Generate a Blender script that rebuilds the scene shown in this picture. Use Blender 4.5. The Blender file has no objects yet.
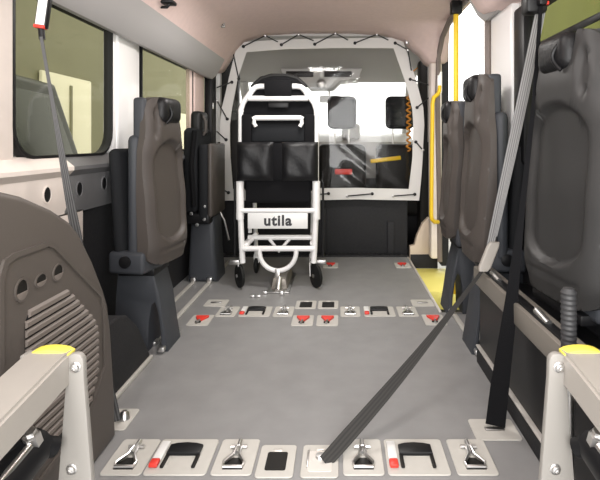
import bpy, bmesh, math, random
from mathutils import Vector, Matrix
random.seed(7)
S = bpy.context.scene
COL = S.collection
PI = math.pi

# ------------------------------------------------------------------ camera
cd = bpy.data.cameras.new('camera'); cam = bpy.data.objects.new('camera', cd); COL.objects.link(cam)
cam.location = (0.14, 0.0, 1.0); cam.rotation_euler = (PI/2, 0, 0)
cd.sensor_width = 36.0; cd.lens = 470/600*36.0
cd.shift_x = -40/600; cd.shift_y = -98/600
cd.clip_start = 0.02; cd.clip_end = 100
S.camera = cam

# ------------------------------------------------------------------ light
W = bpy.data.worlds.new('world'); S.world = W; W.use_nodes = True
bg = W.node_tree.nodes['Background']
bg.inputs[0].default_value = (1.0, 0.985, 0.96, 1); bg.inputs[1].default_value = 2.2
S.view_settings.view_transform = 'Standard'; S.view_settings.look = 'None'
S.view_settings.exposure = 0.3; S.view_settings.gamma = 1.0

def area(name, loc, rot, sx, sy, power, color=(1, .97, .93)):
    l = bpy.data.lights.new(name, 'AREA'); l.shape = 'RECTANGLE'; l.size = sx; l.size_y = sy
    l.energy = power; l.color = color
    o = bpy.data.objects.new(name, l); COL.objects.link(o); o.location = loc; o.rotation_euler = rot
    return o
area('rear_daylight', (0.1, -1.0, 1.15), (math.radians(92), 0, 0), 1.6, 1.4, 62, (1, .985, .97))   # open rear doors
area('added_fill_light', (0.0, 1.2, 1.86), (0, 0, 0), 0.5, 0.25, 9, (1, .96, .92))  # unseen fill lights added under the roof to brighten the interior
area('added_fill_light', (0.0, 2.75, 1.86), (0, 0, 0), 0.5, 0.25, 15, (1, .96, .92))

# ------------------------------------------------------------------ materials
def mat(name, col, rough=.5, metal=0.0, noise=0.0, nscale=40, bump=0.0, bscale=200, spec=.5, emit=0, coat=0):
    m = bpy.data.materials.new(name); m.use_nodes = True
    nt = m.node_tree; b = nt.nodes['Principled BSDF']
    b.inputs['Base Color'].default_value = (*col, 1)
    b.inputs['Roughness'].default_value = rough; b.inputs['Metallic'].default_value = metal
    b.inputs['Specular IOR Level'].default_value = spec
    b.inputs['Coat Weight'].default_value = coat
    if emit:
        b.inputs['Emission Color'].default_value = (*col, 1); b.inputs['Emission Strength'].default_value = emit
    tc = nt.nodes.new('ShaderNodeTexCoord')
    if noise:
        n = nt.nodes.new('ShaderNodeTexNoise'); n.inputs['Scale'].default_value = nscale; n.inputs['Detail'].default_value = 6
        nt.links.new(tc.outputs['Object'], n.inputs['Vector'])
        r = nt.nodes.new('ShaderNodeValToRGB')
        r.color_ramp.elements[0].position = .3; r.color_ramp.elements[1].position = .7
        r.color_ramp.elements[0].color = (*[c*(1-noise) for c in col], 1)
        r.color_ramp.elements[1].color = (*[min(1, c*(1+noise)) for c in col], 1)
        nt.links.new(n.outputs['Fac'], r.inputs[0]); nt.links.new(r.outputs[0], b.inputs['Base Color'])
    if bump:
        n2 = nt.nodes.new('ShaderNodeTexNoise'); n2.inputs['Scale'].default_value = bscale; n2.inputs['Detail'].default_value = 3
        nt.links.new(tc.outputs['Object'], n2.inputs['Vector'])
        bp = nt.nodes.new('ShaderNodeBump'); bp.inputs['Strength'].default_value = bump; bp.inputs['Distance'].default_value = .01
        nt.links.new(n2.outputs['Fac'], bp.inputs['Height']); nt.links.new(bp.outputs[0], b.inputs['Normal'])
    return m

def glassy(name, tint, gloss=.08, bump=0.0, bscale=6, rough=.02):
    m = bpy.data.materials.new(name); m.use_nodes = True; nt = m.node_tree
    for n in list(nt.nodes): nt.nodes.remove(n)
    out = nt.nodes.new('ShaderNodeOutputMaterial'); mix = nt.nodes.new('ShaderNodeMixShader')
    t = nt.nodes.new('ShaderNodeBsdfTransparent'); g = nt.nodes.new('ShaderNodeBsdfGlossy')
    t.inputs[0].default_value = (*tint, 1); g.inputs['Roughness'].default_value = rough
    mix.inputs[0].default_value = gloss
    if bump:
        tc = nt.nodes.new('ShaderNodeTexCoord')
        mp = nt.nodes.new('ShaderNodeMapping'); mp.inputs['Scale'].default_value = (1.0, 1.0, 2.2)
        mp.inputs['Rotation'].default_value = (0, .5, 0)
        n = nt.nodes.new('ShaderNodeTexNoise'); n.inputs['Scale'].default_value = bscale
        nt.links.new(tc.outputs['Object'], mp.inputs[0]); nt.links.new(mp.outputs[0], n.inputs['Vector'])
        bp = nt.nodes.new('ShaderNodeBump'); bp.inputs['Strength'].default_value = bump; bp.inputs['Distance'].default_value = .05
        nt.links.new(n.outputs['Fac'], bp.inputs['Height']); nt.links.new(bp.outputs[0], g.inputs['Normal'])
    nt.links.new(t.outputs[0], mix.inputs[1]); nt.links.new(g.outputs[0], mix.inputs[2])
    nt.links.new(mix.outputs[0], out.inputs[0])
    return m

M = {
 'floor':   mat('grey_vinyl_floor', (.24, .238, .238), .40, noise=.07, nscale=9, bump=.05, bscale=320),
 'head':    mat('headliner', (.82, .645, .61), .8, noise=.03, nscale=30, bump=.05),
 'white':   mat('white_paint', (.93, .92, .91), .3, coat=.3),
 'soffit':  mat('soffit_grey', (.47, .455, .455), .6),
 'wallw':   mat('pale_panel', (.80, .72, .67), .45, noise=.04, nscale=12),
 'wallg':   mat('grey_metal_panel', (.15, .15, .155), .45, noise=.06, nscale=10),
 'char':    mat('charcoal_lining', (.022, .022, .024), .65, noise=.12, nscale=60, bump=.2, spec=.2),
 'black':   mat('black_plastic', (.008, .008, .009), .42, spec=.25),
 'blackf':  mat('black_fabric', (.006, .006, .007), .8, bump=.3, bscale=400, spec=.12),
 'leather': mat('black_leather', (.007, .007, .008), .46, bump=.2, bscale=45, spec=.3),
 'rubber':  mat('black_rubber', (.009, .009, .009), .65, spec=.25),
 'brown':   mat('brown_plastic', (.080, .068, .060), .5, bump=.06, bscale=420),
 'brown2':  mat('grille_slat_plastic', (.15, .127, .112), .5),
 'shell':   mat('taupe_seat_shell', (.062, .053, .048), .48, bump=.05, bscale=420, spec=.35),
 'shellg':  mat('grey_seat_shell', (.029, .0285, .0285), .48, bump=.05, bscale=420, spec=.35),
 'seatside':mat('slate_seat_side', (.044, .048, .056), .55, bump=.1, bscale=300, spec=.35),
 'seatdark':mat('dark_seat_fabric', (.015, .016, .018), .8, bump=.3, bscale=350, spec=.15),
 'arm':     mat('lift_grey_paint', (.345, .32, .29), .45, noise=.02, nscale=20),
 'armp':    mat('lift_plate_paint', (.27, .255, .235), .45),
 'steel':   mat('steel', (.70, .69, .68), .33, 1.0),
 'dsteel':  mat('dull_steel', (.38, .37, .36), .35, 1.0),
 'plate':   mat('pale_plate', (.49, .475, .44), .45, noise=.03, nscale=30),
 'yellow':  mat('yellow_paint', (.86, .56, .02), .4),
 'yellow2': mat('yellow_cap', (.88, .76, .10), .45),
 'stepy':   mat('yellow_step', (.90, .80, .22), .55, bump=.2, bscale=150),
 'red':     mat('red_plastic', (.70, .045, .03), .4),
 'frame':   mat('white_border_strip', (.63, .615, .60), .55, bump=.1, bscale=25),
 'chairw':  mat('white_tube', (.76, .755, .75), .3),
 'signw':   mat('sign_white', (.72, .72, .71), .45),
 'ink':     mat('sign_ink', (.02, .02, .025), .5),
 'alu':     mat('aluminium_rail', (.66, .63, .59), .38, .35),
 'beige':   mat('beige_panel', (.58, .48, .37), .5),
 'cord':    mat('black_cord', (.012, .012, .012), .6),
 'cabgrey': mat('cab_headliner', (.52, .51, .50), .7),
 'cabdk':   mat('cab_dark', (.012, .011, .010), .5, spec=.2),
 'dash':    mat('dash_pale', (.42, .40, .38), .3),
 'hallw':   mat('hall_wall_olive', (.25, .24, .155), .8, noise=.05, nscale=2),
 'hallp':   mat('hall_panel_cream', (.90, .85, .66), .6),
 'ground':  mat('hall_concrete', (.45, .44, .42), .8, noise=.08, nscale=4),
 'carp':    mat('dark_car_paint', (.02, .022, .017), .35, spec=.3),
 'carg':    mat('car_glass', (.035, .04, .03), .2, spec=.3),
 'tint':    glassy('tinted_glass', (.80, .80, .74), .02),
 'clear':   glassy('clear_glass', (.96, .97, .97), .03),
 'sheet':   glassy('clear_plastic_sheet', (.95, .945, .94), .028, bump=.05, bscale=3.5, rough=.05),
 'orange':  mat('orange_plastic', (.75, .30, .03), .5),
 'grip':    mat('ribbed_grip_rubber', (.03, .03, .032), .55),
}
# webbing: fine lengthwise ribs
def webbing(name, col, col2):
    m = mat(name, col, .75); nt = m.node_tree; b = nt.nodes['Principled BSDF']
    uv = nt.nodes.new('ShaderNodeUVMap'); w = nt.nodes.new('ShaderNodeTexWave'); w.wave_type = 'BANDS'; w.bands_direction = 'X'
    w.inputs['Scale'].default_value = 1.25; w.inputs['Distortion'].default_value = 0
    r = nt.nodes.new('ShaderNodeValToRGB'); r.color_ramp.elements[0].color = (*col, 1); r.color_ramp.elements[1].color = (*col2, 1)
    nt.links.new(uv.outputs[0], w.inputs['Vector']); nt.links.new(w.outputs['Fac'], r.inputs[0]); nt.links.new(r.outputs[0], b.inputs['Base Color'])
    return m
M['web'] = webbing('grey_webbing', (.12, .12, .125), (.30, .295, .29))
M['webm'] = webbing('mid_webbing', (.03, .03, .031), (.12, .12, .122))
M['beam'] = mat('beam_paint', (.25, .228, .20), .4, .3)
M['webd'] = webbing('dark_webbing', (.010, .0095, .009), (.028, .026, .024))

# ------------------------------------------------------------------ mesh builder
class MB:
    def __init__(s): s.bm = bmesh.new(); s.uv = s.bm.loops.layers.uv.new('UVMap')
    def box(s, x0, y0, z0, x1, y1, z1, bevel=0, seg=2, mx=None):
        g = bmesh.ops.create_cube(s.bm, size=1)['verts']
        c = Vector(((x0+x1)/2, (y0+y1)/2, (z0+z1)/2)); d = (abs(x1-x0), abs(y1-y0), abs(z1-z0))
        for v in g: v.co = Vector((v.co.x*d[0], v.co.y*d[1], v.co.z*d[2])) + c
        vs = list(g)
        if bevel:
            es = list({e for v in g for e in v.link_edges})
            r = bmesh.ops.bevel(s.bm, geom=es, offset=min(bevel, .49*min(d)), segments=seg, affect='EDGES', profile=.5)
            vs = list({v for f in r['faces'] for v in f.verts} | {v for v in g if v.is_valid})
        if mx:
            for v in vs: v.co = mx @ v.co
        return s
    def prism(s, pts, axis, a, b, bevel=0, seg=2, mx=None):
        """polygon pts extruded along axis from a to b. axis x: pts=(y,z); y: pts=(x,z); z: pts=(x,y)"""
        def mk(p, t):
            return {'x': Vector((t, p[0], p[1])), 'y': Vector((p[0], t, p[1])), 'z': Vector((p[0], p[1], t))}[axis]
        A = [s.bm.verts.new(mk(p, a)) for p in pts]; B = [s.bm.verts.new(mk(p, b)) for p in pts]
        fs = [s.bm.faces.new(A), s.bm.faces.new(B)]
        n = len(pts)
        for i in range(n): fs.append(s.bm.faces.new((A[i], A[(i+1) % n], B[(i+1) % n], B[i])))
        bmesh.ops.recalc_face_normals(s.bm, faces=fs)
        vs = A + B
        if bevel:
            es = list({e for e in fs[0].edges} | {e for e in fs[1].edges})
            r = bmesh.ops.bevel(s.bm, geom=es, offset=bevel, segments=seg, affect='EDGES', profile=.5)
            vs = [v for v in set(vs) | {v for f in r['faces'] for v in f.verts} if v.is_valid]
        if mx:
            for v in vs: v.co = mx @ v.co
        return s
    def ring(s, outer, inner, axis, a, b):
        """frame between two matching outlines"""
        def mk(p, t):
            return {'x': Vector((t, p[0], p[1])), 'y': Vector((p[0], t, p[1])), 'z': Vector((p[0], p[1], t))}[axis]
        L = [[s.bm.verts.new(mk(p, t)) for p in o] for o, t in ((outer, a), (outer, b), (inner, b), (inner, a))]
        n = len(outer); fs = []
        for k in range(4):
            P, Q = L[k], L[(k+1) % 4]
            for i in range(n): fs.append(s.bm.faces.new((P[i], P[(i+1) % n], Q[(i+1) % n], Q[i])))
        bmesh.ops.recalc_face_normals(s.bm, faces=fs)
        return s
    def tube(s, pts, r, n=10, closed=False, cap=True):
        pts = [Vector(p) for p in pts]; rings = []; m = len(pts); N = None
        for i, p in enumerate(pts):
            if closed: t = pts[(i+1) % m] - pts[i-1]
            else: t = pts[min(i+1, m-1)] - pts[max(i-1, 0)]
            t.normalize()
            if N is None:
                up = Vector((0, 0, 1)) if abs(t.z) < .9 else Vector((1, 0, 0))
                N = (up - t*up.dot(t)).normalized()
            else: N = (N - t*N.dot(t)).normalized()
            Bn = t.cross(N); rr = r[i] if isinstance(r, (list, tuple)) else r
            rings.append([s.bm.verts.new(p + (N*math.cos(2*PI*k/n) + Bn*math.sin(2*PI*k/n))*rr) for k in range(n)])
        for i in range(m if closed else m-1):
            P, Q = rings[i], rings[(i+1) % m]
            for k in range(n): s.bm.faces.new((P[k], P[(k+1) % n], Q[(k+1) % n], Q[k]))
        if cap and not closed:
            s.bm.faces.new(rings[0][::-1]); s.bm.faces.new(rings[-1])
        return s
    def cyl(s, a, b, r, n=20, r2=None):
        return s.tube([a, b], [r, r if r2 is None else r2], n)
    def lathe(s, c, axis, prof, n=28):
        """prof: (radius, offset along axis); closed loop of revolution"""
        ax = Vector(axis).normalized(); up = Vector((0, 0, 1)) if abs(ax.z) < .9 else Vector((1, 0, 0))
        U = ax.cross(up).normalized(); V = ax.cross(U); c = Vector(c)
        rings = [[s.bm.verts.new(c + ax*h + (U*math.cos(2*PI*k/n) + V*math.sin(2*PI*k/n))*max(r, 1e-4)) for k in range(n)] for r, h in prof]
        for P, Q in zip(rings, rings[1:]):
            for k in range(n): s.bm.faces.new((P[k], P[(k+1) % n], Q[(k+1) % n], Q[k]))
        s.bm.faces.new(rings[0][::-1]); s.bm.faces.new(rings[-1])
        return s
    def loft(s, secs, cap=True):
        """list of vertex rings"""
        R = [[s.bm.verts.new(Vector(p)) for p in sec] for sec in secs]; n = len(R[0])
        for P, Q in zip(R, R[1:]):
            for k in range(n): s.bm.faces.new((P[k], P[(k+1) % n], Q[(k+1) % n], Q[k]))
        if cap: s.bm.faces.new(R[0][::-1]); s.bm.faces.new(R[-1])
        return s
    def grid(s, fn, nu, nv):
        G = [[s.bm.verts.new(Vector(fn(i/nu, j/nv))) for j in range(nv+1)] for i in range(nu+1)]
        for i in range(nu):
            for j in range(nv):
                f = s.bm.faces.new((G[i][j], G[i+1][j], G[i+1][j+1], G[i][j+1]))
                for l, (a, b) in zip(f.loops, ((i, j), (i+1, j), (i+1, j+1), (i, j+1))): l[s.uv].uv = (a/nu, b/nv)
        return s
    def band(s, pts, wdir, w, th=.0025, ndir=None):
        """webbing strap: a flat band with thickness; pts path, wdir width directions (vector or list), w width or list"""
        pts = [Vector(p) for p in pts]; m = len(pts); rows = []
        for i, p in enumerate(pts):
            wd = Vector(wdir[i] if isinstance(wdir, list) else wdir)
            t = (pts[min(i+1, m-1)] - pts[max(i-1, 0)]).normalized()
            wd = (wd - t*wd.dot(t)).normalized(); nn = t.cross(wd)
            ww = (w[i] if isinstance(w, list) else w)/2
            rows.append([s.bm.verts.new(p + wd*a*ww + nn*b*th/2) for a, b in ((-1, -1), (1, -1), (1, 1), (-1, 1))])
        us = (0, 1, 1, 0)
        for i in range(m-1):
            for k in range(4):
                k2 = (k+1) % 4
                f = s.bm.faces.new((rows[i][k], rows[i][k2], rows[i+1][k2], rows[i+1][k]))
                for l, u in zip(f.loops, (us[k], us[k2], us[k2], us[k])): l[s.uv].uv = (u, .5)
        s.bm.faces.new(rows[0][::-1]); s.bm.faces.new(rows[-1])
        return s
    def build(s, name, material, parent=None, smooth=True, angle=40, sub=0, kind=None, label=None):
        bmesh.ops.recalc_face_normals(s.bm, faces=s.bm.faces[:])
        me = bpy.data.meshes.new(name); s.bm.to_mesh(me); s.bm.free()
        me.materials.append(M[material] if isinstance(material, str) else material)
        o = bpy.data.objects.new(name, me); COL.objects.link(o)
        if smooth:
            for p in me.polygons: p.use_smooth = True
            me.set_sharp_from_angle(angle=math.radians(angle))
        if sub:
            md = o.modifiers.new('sub', 'SUBSURF'); md.levels = sub; md.render_levels = sub
        if parent: o.parent = parent
        if kind: o['kind'] = kind
        if label: o['label'] = label
        return o

def tag(o, label, cat, group=None):
    o['label'] = label; o['category'] = cat
    if group: o['group'] = group
    return o
def thing(name, label, cat, loc=(0, 0, 0), rz=0, group=None):
    o = bpy.data.objects.new(name, None); COL.objects.link(o); o.location = loc; o.rotation_euler = (0, 0, rz)
    o.empty_display_size = .05
    return tag(o, label, cat, group)
def struct(name, mb, m, parent=None, **k):
    o = mb.build(name, m, parent, **k)
    if not parent: o['kind'] = 'structure'
    return o
def dup(src, loc, rz=None, label=None):
    r = src.copy(); COL.objects.link(r); r.location = loc
    if rz is not None: r.rotation_euler = (0, 0, rz)
    if label: r['label'] = label
    for ch in list(src.children):
        c = ch.copy(); COL.objects.link(c); c.parent = r
        for g in ch.children:
            d = g.copy(); COL.objects.link(d); d.parent = c
    return r
def rrect(x0, y0, x1, y1, r, n=5):
    P = []
    for cx, cy, a0 in ((x1-r, y1-r, 0), (x0+r, y1-r, 90), (x0+r, y0+r, 180), (x1-r, y0+r, 270)):
        for k in range(n+1):
            a = math.radians(a0 + 90*k/n); P.append((cx + r*math.cos(a), cy + r*math.sin(a)))
    return P
def arc(cx, cy, r, a0, a1, n=12):
    return [(cx + r*math.cos(math.radians(a0+(a1-a0)*k/n)), cy + r*math.sin(math.radians(a0+(a1-a0)*k/n))) for k in range(n+1)]
def interp(tbl, t):
    for (a, va), (b, vb) in zip(tbl, tbl[1:]):
        if t <= b:
            k = 0 if b == a else max(0, min(1, (t-a)/(b-a))); k = k*k*(3-2*k)
            return va + (vb-va)*k
    return tbl[-1][1]
def sstep(a, b, x):
    k = max(0, min(1, (x-a)/(b-a))); return k*k*(3-2*k)

# ================================================================== SETTING
XW = 1.0
# floor
b = MB().prism([(-1.0, .25), (1.0, .25), (1.0, 2.76), (.735, 2.76), (.735, 4.08), (-1.0, 4.08)], 'z', -.03, 0)
struct('floor', b, 'floor')
# headliner: one curved shell, left cove + roof + right cove
def head_profile(y):
    left = [(-1.02, 1.60), (-.95, 1.60), (-.90, 1.60), (-.87, 1.62), (-.825, 1.69), (-.77, 1.79), (-.69, 1.875), (-.52, 1.93), (-.25, 1.95)]
    right = [(-x, z + .06*(1 if z < 1.7 else 0)) for x, z in left[::-1]]
    return left + right
b = MB()
prof = head_profile(0)
ys = [.25 + i*.15 for i in range(26)] + [4.12]
secs = []
b2 = b.bm
rows = []
for y in ys:
    row = []
    for x, z in prof:
        z2, x2 = z, x
        if x > .3:                                # roof edge lifts over the side door
            k = sstep(2.45, 2.75, y)*(1-sstep(3.68, 3.84, y))
            t = sstep(.3, .7, x)
            z2 = z + (max(z, 1.93 - .01*(x > .9)) - z)*k*t
            x2 = x + (.98-x)*k*t*.35
        row.append(b2.verts.new((x2, y, z2)))
    rows.append(row)
for P, Q in zip(rows, rows[1:]):
    for i in range(len(prof)-1): b2.faces.new((P[i], P[i+1], Q[i+1], Q[i]))
o = struct('ceiling', b, 'head', angle=60)
md = o.modifiers.new('thick', 'SOLIDIFY'); md.thickness = .02; md.offset = 1
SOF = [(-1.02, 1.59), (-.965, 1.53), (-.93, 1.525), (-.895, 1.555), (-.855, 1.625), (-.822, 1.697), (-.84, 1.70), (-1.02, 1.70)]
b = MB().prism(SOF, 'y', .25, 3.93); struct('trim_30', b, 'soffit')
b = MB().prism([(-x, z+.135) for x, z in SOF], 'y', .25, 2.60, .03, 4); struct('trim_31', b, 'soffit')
# left wall: pale sill panel, grey section, charcoal lower lining, posts
b = MB().box(-1.06, .25, -.05, -1.0, 4.1, .74).box(-1.06, .25, 1.56, -1.0, 4.1, 2.0)
struct('wall_left', b, 'char')
b = MB().prism([(-1.06, .70), (-.985, .70), (-.985, .715), (-.97, .75), (-.97, .86), (-.945, .885), (-.945, .90), (-1.0, .945), (-1.06, .945)], 'y', .25, 1.92)
b.box(-1.06, .25, .93, -.99, 1.635, 1.6, .015)
b.box(-1.0, 1.2, .42, -.985, 2.06, .71, .004)
o = struct('trim_1', b, 'wallw')
b = MB().prism([(-1.06, .70), (-.985, .70), (-.985, .715), (-.97, .75), (-.97, .86), (-.945, .885), (-.945, .90), (-1.0, .945), (-1.06, .945)], 'y', 1.92, 4.1)
struct('trim_2', b, 'wallg')
# oval holes of the sill panel (rim and dark recess)
for i, (y, z) in enumerate(((1.52, .80), (1.78, .80), (2.00, .80), (2.21, .805))):
    b = MB(); n = 20
    out = [(y + .027*math.cos(2*PI*k/n), z + .034*math.sin(2*PI*k/n)) for k in range(n)]
    inn = [(y + .022*math.cos(2*PI*k/n), z + .029*math.sin(2*PI*k/n)) for k in range(n)]
    b.ring(out, inn, 'x', -.972, -.966)
    r = struct('trim_%d' % (10+i), b, 'wallw' if y < 1.95 else 'wallg')
    MB().prism(inn, 'x', -.972, -.969).build('recess', 'black', r)
# left posts
def post(n, x0, y0, y1, z0, z1, m='white', lean=.0):
    b = MB().box(x0, y0, z0, x0+.055, y1, z1, .018, 3)
    b.box(x0+.02, y0+.03, z0, x0+.065, y1-.06, z1, .012, 3)
    return struct('trim_%d' % n, b, m)
post(3, -1.045, 2.34, 2.66, .945, 1.6)
post(4, -1.045, 3.60, 3.92, .945, 1.6, 'head')
b = MB().box(-1.0, 3.93, .5, -.93, 4.07, 1.58, .015); struct('trim_5', b, 'black')
b = MB().box(-.935, 3.95, 1.28, -.925, 3.97, 1.33, .003)
struct('trim_6', b, 'white')
# windows on the left
def window(n, x, y0, y1, z0, z1, r=.09):
    b = MB().ring(rrect(y0, z0, y1, z1, r), rrect(y0+.013, z0+.013, y1-.013, z1-.013, r-.013), 'x', x-.02, x+.02)
    w = struct('window_%d' % n, b, 'black')
    MB().prism(rrect(y0+.011, z0+.011, y1-.011, z1-.011, r-.011), 'x', x-.006, x).build('window_pane', 'tint', w)
    return w
window(1, -1.01, 1.625, 2.34, .935, 1.66, .12)
window(2, -1.01, 2.68, 3.62, .935, 1.66, .06)
# right wall
b = MB().box(1.0, .25, -.05, 1.06, 2.72, .92).box(1.0, .25, 1.60, 1.06, 2.60, 2.0).box(1.0, 3.98, -.05, 1.06, 4.1, 2.0)
struct('wall_right', b, 'char')
window(3, 1.01, .62, 2.16, .93, 1.68, .08)
b = MB().box(.985, .9, 1.40, .998, 2.1, 1.425, .004); struct('trim_15', b, 'black')
b = MB().box(.99, 2.17, .9, 1.045, 2.60, 1.72, .02, 3).box(.955, 2.235, .9, 1.0, 2.545, 1.72, .012, 3)
struct('trim_7', b, 'white')
b = MB().box(.955, 2.09, .9, 1.0, 2.215, 1.62, .015); struct('trim_8', b, 'black')
# door opening seal on the right
pts = [(.965, 2.62, 1.5), (.965, 2.62, 1.80), (.965, 2.68, 1.88), (.96, 2.78, 1.915), (.96, 3.1, 1.925), (.955, 3.5, 1.90), (.95, 3.72, 1.83), (.945, 3.84, 1.70), (.95, 3.90, 1.4), (.96, 3.93, 1.0), (.97, 3.93, .5), (.975, 3.93, 0)]
b = MB().tube([Vector(p) for p in pts], .021, 8); b.tube([(.965, 2.62, 1.5), (.975, 2.64, .9), (.975, 2.66, 0.0)], .021, 8)
struct('door_1', b, mat('door_seal', (.19, .155, .14), .6))
b = MB().box(.90, 3.93, 0.02, .995, 4.05, 1.7, .02); struct('trim_9', b, 'wallw')
# front bulkhead low panel + threshold
b = MB().box(-1.0, 4.17, .0, .74, 4.22, .56, .01).box(-.02, 4.14, .02, .02, 4.17, .42, .008).box(.56, 4.15, .0, .62, 4.18, .3, .006)
struct('wall_front', b, 'char')
b = MB()
b.box(-1.0, 4.08, -.03, .735, 4.18, .012, .004)
for k in range(40): b.box(-.9+k*.04, 4.085, .012, -.875+k*.04, 4.165, .018)
struct('trim_17', b, 'char')
# step well at the side door
b = MB().box(.735, 2.76, -.32, 1.15, 4.1, -.24); struct('trim_18', b, 'char')
b = MB().box(.722, 2.76, -.25, .737, 4.08, .006, .003); struct('trim_19', b, 'alu')
st = tag(MB().box(.765, 3.47, -.24, 1.10, 4.10, -.10, .01).build('door_step', 'stepy'), 'yellow step plate down in the side door well', 'step')
sp = tag(MB().prism([(.75, -.10), (.99, -.10), (.99, .34), (.91, .34), (.86, .29), (.81, .18), (.79, .10), (.75, .09)], 'y', 4.10, 4.16, .008).build('step_panel', 'beige'),
         'beige moulded panel at front end of the step well', 'panel')
MB().box(.755, 4.085, -.099, .99, 4.11, .02, .004).build('lower_strip', 'char', sp)

# ------------------------------------------------------------------ cab
b = MB().box(-1.0, 4.22, -.05, 1.0, 6.0, 0); struct('trim_20', b, 'char')
b = MB()
b.prism([(4.12, 1.93), (4.12, 1.97), (5.2, 1.72), (5.22, 1.66), (5.1, 1.665), (4.7, 1.78)], 'x', -.95, .95)
struct('trim_21', b, 'cabgrey')
b = MB().box(-1.0, 4.22, -.05, -.95, 5.9, 1.0).box(-1.0, 4.2, 1.0, -.93, 4.45, 1.9).box(-1.0, 4.2, 1.72, -.93, 5.1, 1.95)
struct('trim_22', b, 'cabgrey')
b = MB().box(-.99, 4.22, 0, -.72, 4.40, 1.28, .03).box(-.99, 4.25, 1.2, -.79, 4.40, 1.80, .03); struct('trim_26', b, 'cabdk')
b = MB().box(.86, 4.25, 0, .99, 4.40, 1.75, .03); struct('trim_27', b, 'cabdk')
b = MB().box(.95, 4.22, -.05, 1.0, 5.9, 1.0).box(.93, 4.2, 1.0, 1.0, 4.4, 1.9).box(.93, 4.2, 1.72, 1.0, 5.1, 1.95)
struct('trim_23', b, 'cabgrey')
for i, sx in enumerate((-1, 1)):
    b = MB().tube([(sx*.92, 5.15, 1.68), (sx*.95, 5.85, 1.02)], .05, 8); struct('trim_%d' % (24+i), b, 'cabgrey')
# windscreen
b = MB(); b.loft([[(-.92, 5.18, 1.68), (-.92, 5.19, 1.68), (-.95, 5.90, 1.02), (-.95, 5.89, 1.02)], [(.92, 5.18, 1.68), (.92, 5.19, 1.68), (.95, 5.90, 1.02), (.95, 5.89, 1.02)]])
struct('window_4', b, 'clear')
# dashboard
d = thing('dashboard', 'pale grey dashboard top below the windscreen beyond the clear curtain', 'dashboard', (0, 5.4, 0))
MB().prism([(-.32, .85), (-.30, 1.0), (-.2, 1.06), (.05, 1.10), (.45, 1.02), (.45, .3), (-.1, .3)], 'x', -.94, .94, .02).build('dash_top', 'dash', d)
MB().box(-.94, -.22, .05, .94, .1, .86, .03).build('lower_dash', 'cabdk', d)
MB().box(.16, -.28, 1.03, .36, -.1, 1.20, .03, 3).build('dash_console', 'dash', d)
# cab seats
def cab_seat(x, label):
    t = thing('front_seat', label, 'seat', (x, 4.72, 0), 0, 'front seats beyond the curtain')
    MB().box(-.24, -.08, .42, .24, .08, .98, .06, 4).build('backrest', 'cabdk', t)
    MB().box(-.25, -.04, .26, .25, .40, .44, .05, 3).build('seat_cushion', 'cabdk', t)
    MB().box(-.20, 0, .0, .20, .42, .27, .03).build('seat_base', 'black', t)
    hr = MB().box(-.145, -.055, 1.13, .145, .055, 1.46, .055, 4).build('headrest', 'seatdark', t)
    for sx in (-.07, .07): MB().cyl((sx, 0, .96), (sx, 0, 1.15), .009, 10).build('headrest_post', 'steel', hr)
    return t
c1 = cab_seat(-.48, 'dark driver seat behind the white transport chair, beyond the curtain')
c2_ = dup(c1, (.16, 4.72, 0), label='dark middle front seat with headrest, seen through the clear curtain')
c3_ = dup(c1, (.74, 4.72, 0), label='dark front passenger seat at the right edge of the clear curtain')
MB().box(-.07, -.10, .68, .10, -.08, .735, .008).build('red_reflection', 'red', c2_)  # red reflection on the clear sheet, put in as a coloured bar
MB().box(-.20, -.10, .82, .10, -.08, .86, .006, mx=Matrix.Rotation(-.12, 4, 'Y')).build('yellow_reflection', 'yellow', c3_)  # yellow reflection on the clear sheet, put in as a tilted strip
pts = [(.80 + .02*math.cos(k*1.3), 4.52 + .02*math.sin(k*1.3), 1.45 - .012*k) for k in range(46)]
tag(MB().tube(pts, .009, 6).tube([(.80, 4.54, 1.44), (.82, 4.54, 1.66), (.93, 4.5, 1.75)], .006, 6).build('coiled_cable', 'orange'), 'orange coiled cable hanging beyond the right edge of curtain', 'cable')
# overhead console
oc = thing('overhead_console', 'grey overhead console under the cab roof with oval lamp', 'console', (-.05, 4.9, 1.7))
MB().prism([(-.42, .05), (.42, .05), (.38, -.06), (.20, -.075), (.12, -.15), (-.12, -.15), (-.2, -.075), (-.38, -.06)], 'y', -.12, .22, .015).build('console_body', 'cabgrey', oc)
for sx in (-.22, .17):
    MB().box(sx-.14, -.128, -.04, sx+.14, -.115, .02, .006).build('slot', 'black', oc)
MB().lathe((0, -.12, -.11), (0, -1, 0), [(.0, 0), (.05, 0), (.05, .008), (.04, .014), (.0, .014)], 20).build('lamp', 'dsteel', oc)
MB().box(-.02, -.15, -.05, .02, -.12, .14, .008).build('latch_bar', 'signw', oc)
rm = thing('rear_view_mirror', 'pale interior mirror hanging at the top of windscreen', 'mirror', (0.02, 5.27, 1.50))
MB().box(-.11, -.02, -.06, .11, .02, .02, .015, 3).build('mirror_housing', 'cabgrey', rm)
MB().cyl((0, 0, .01), (0, .03, .13), .012, 10).build('mirror_stalk', 'cabgrey', rm)

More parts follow.
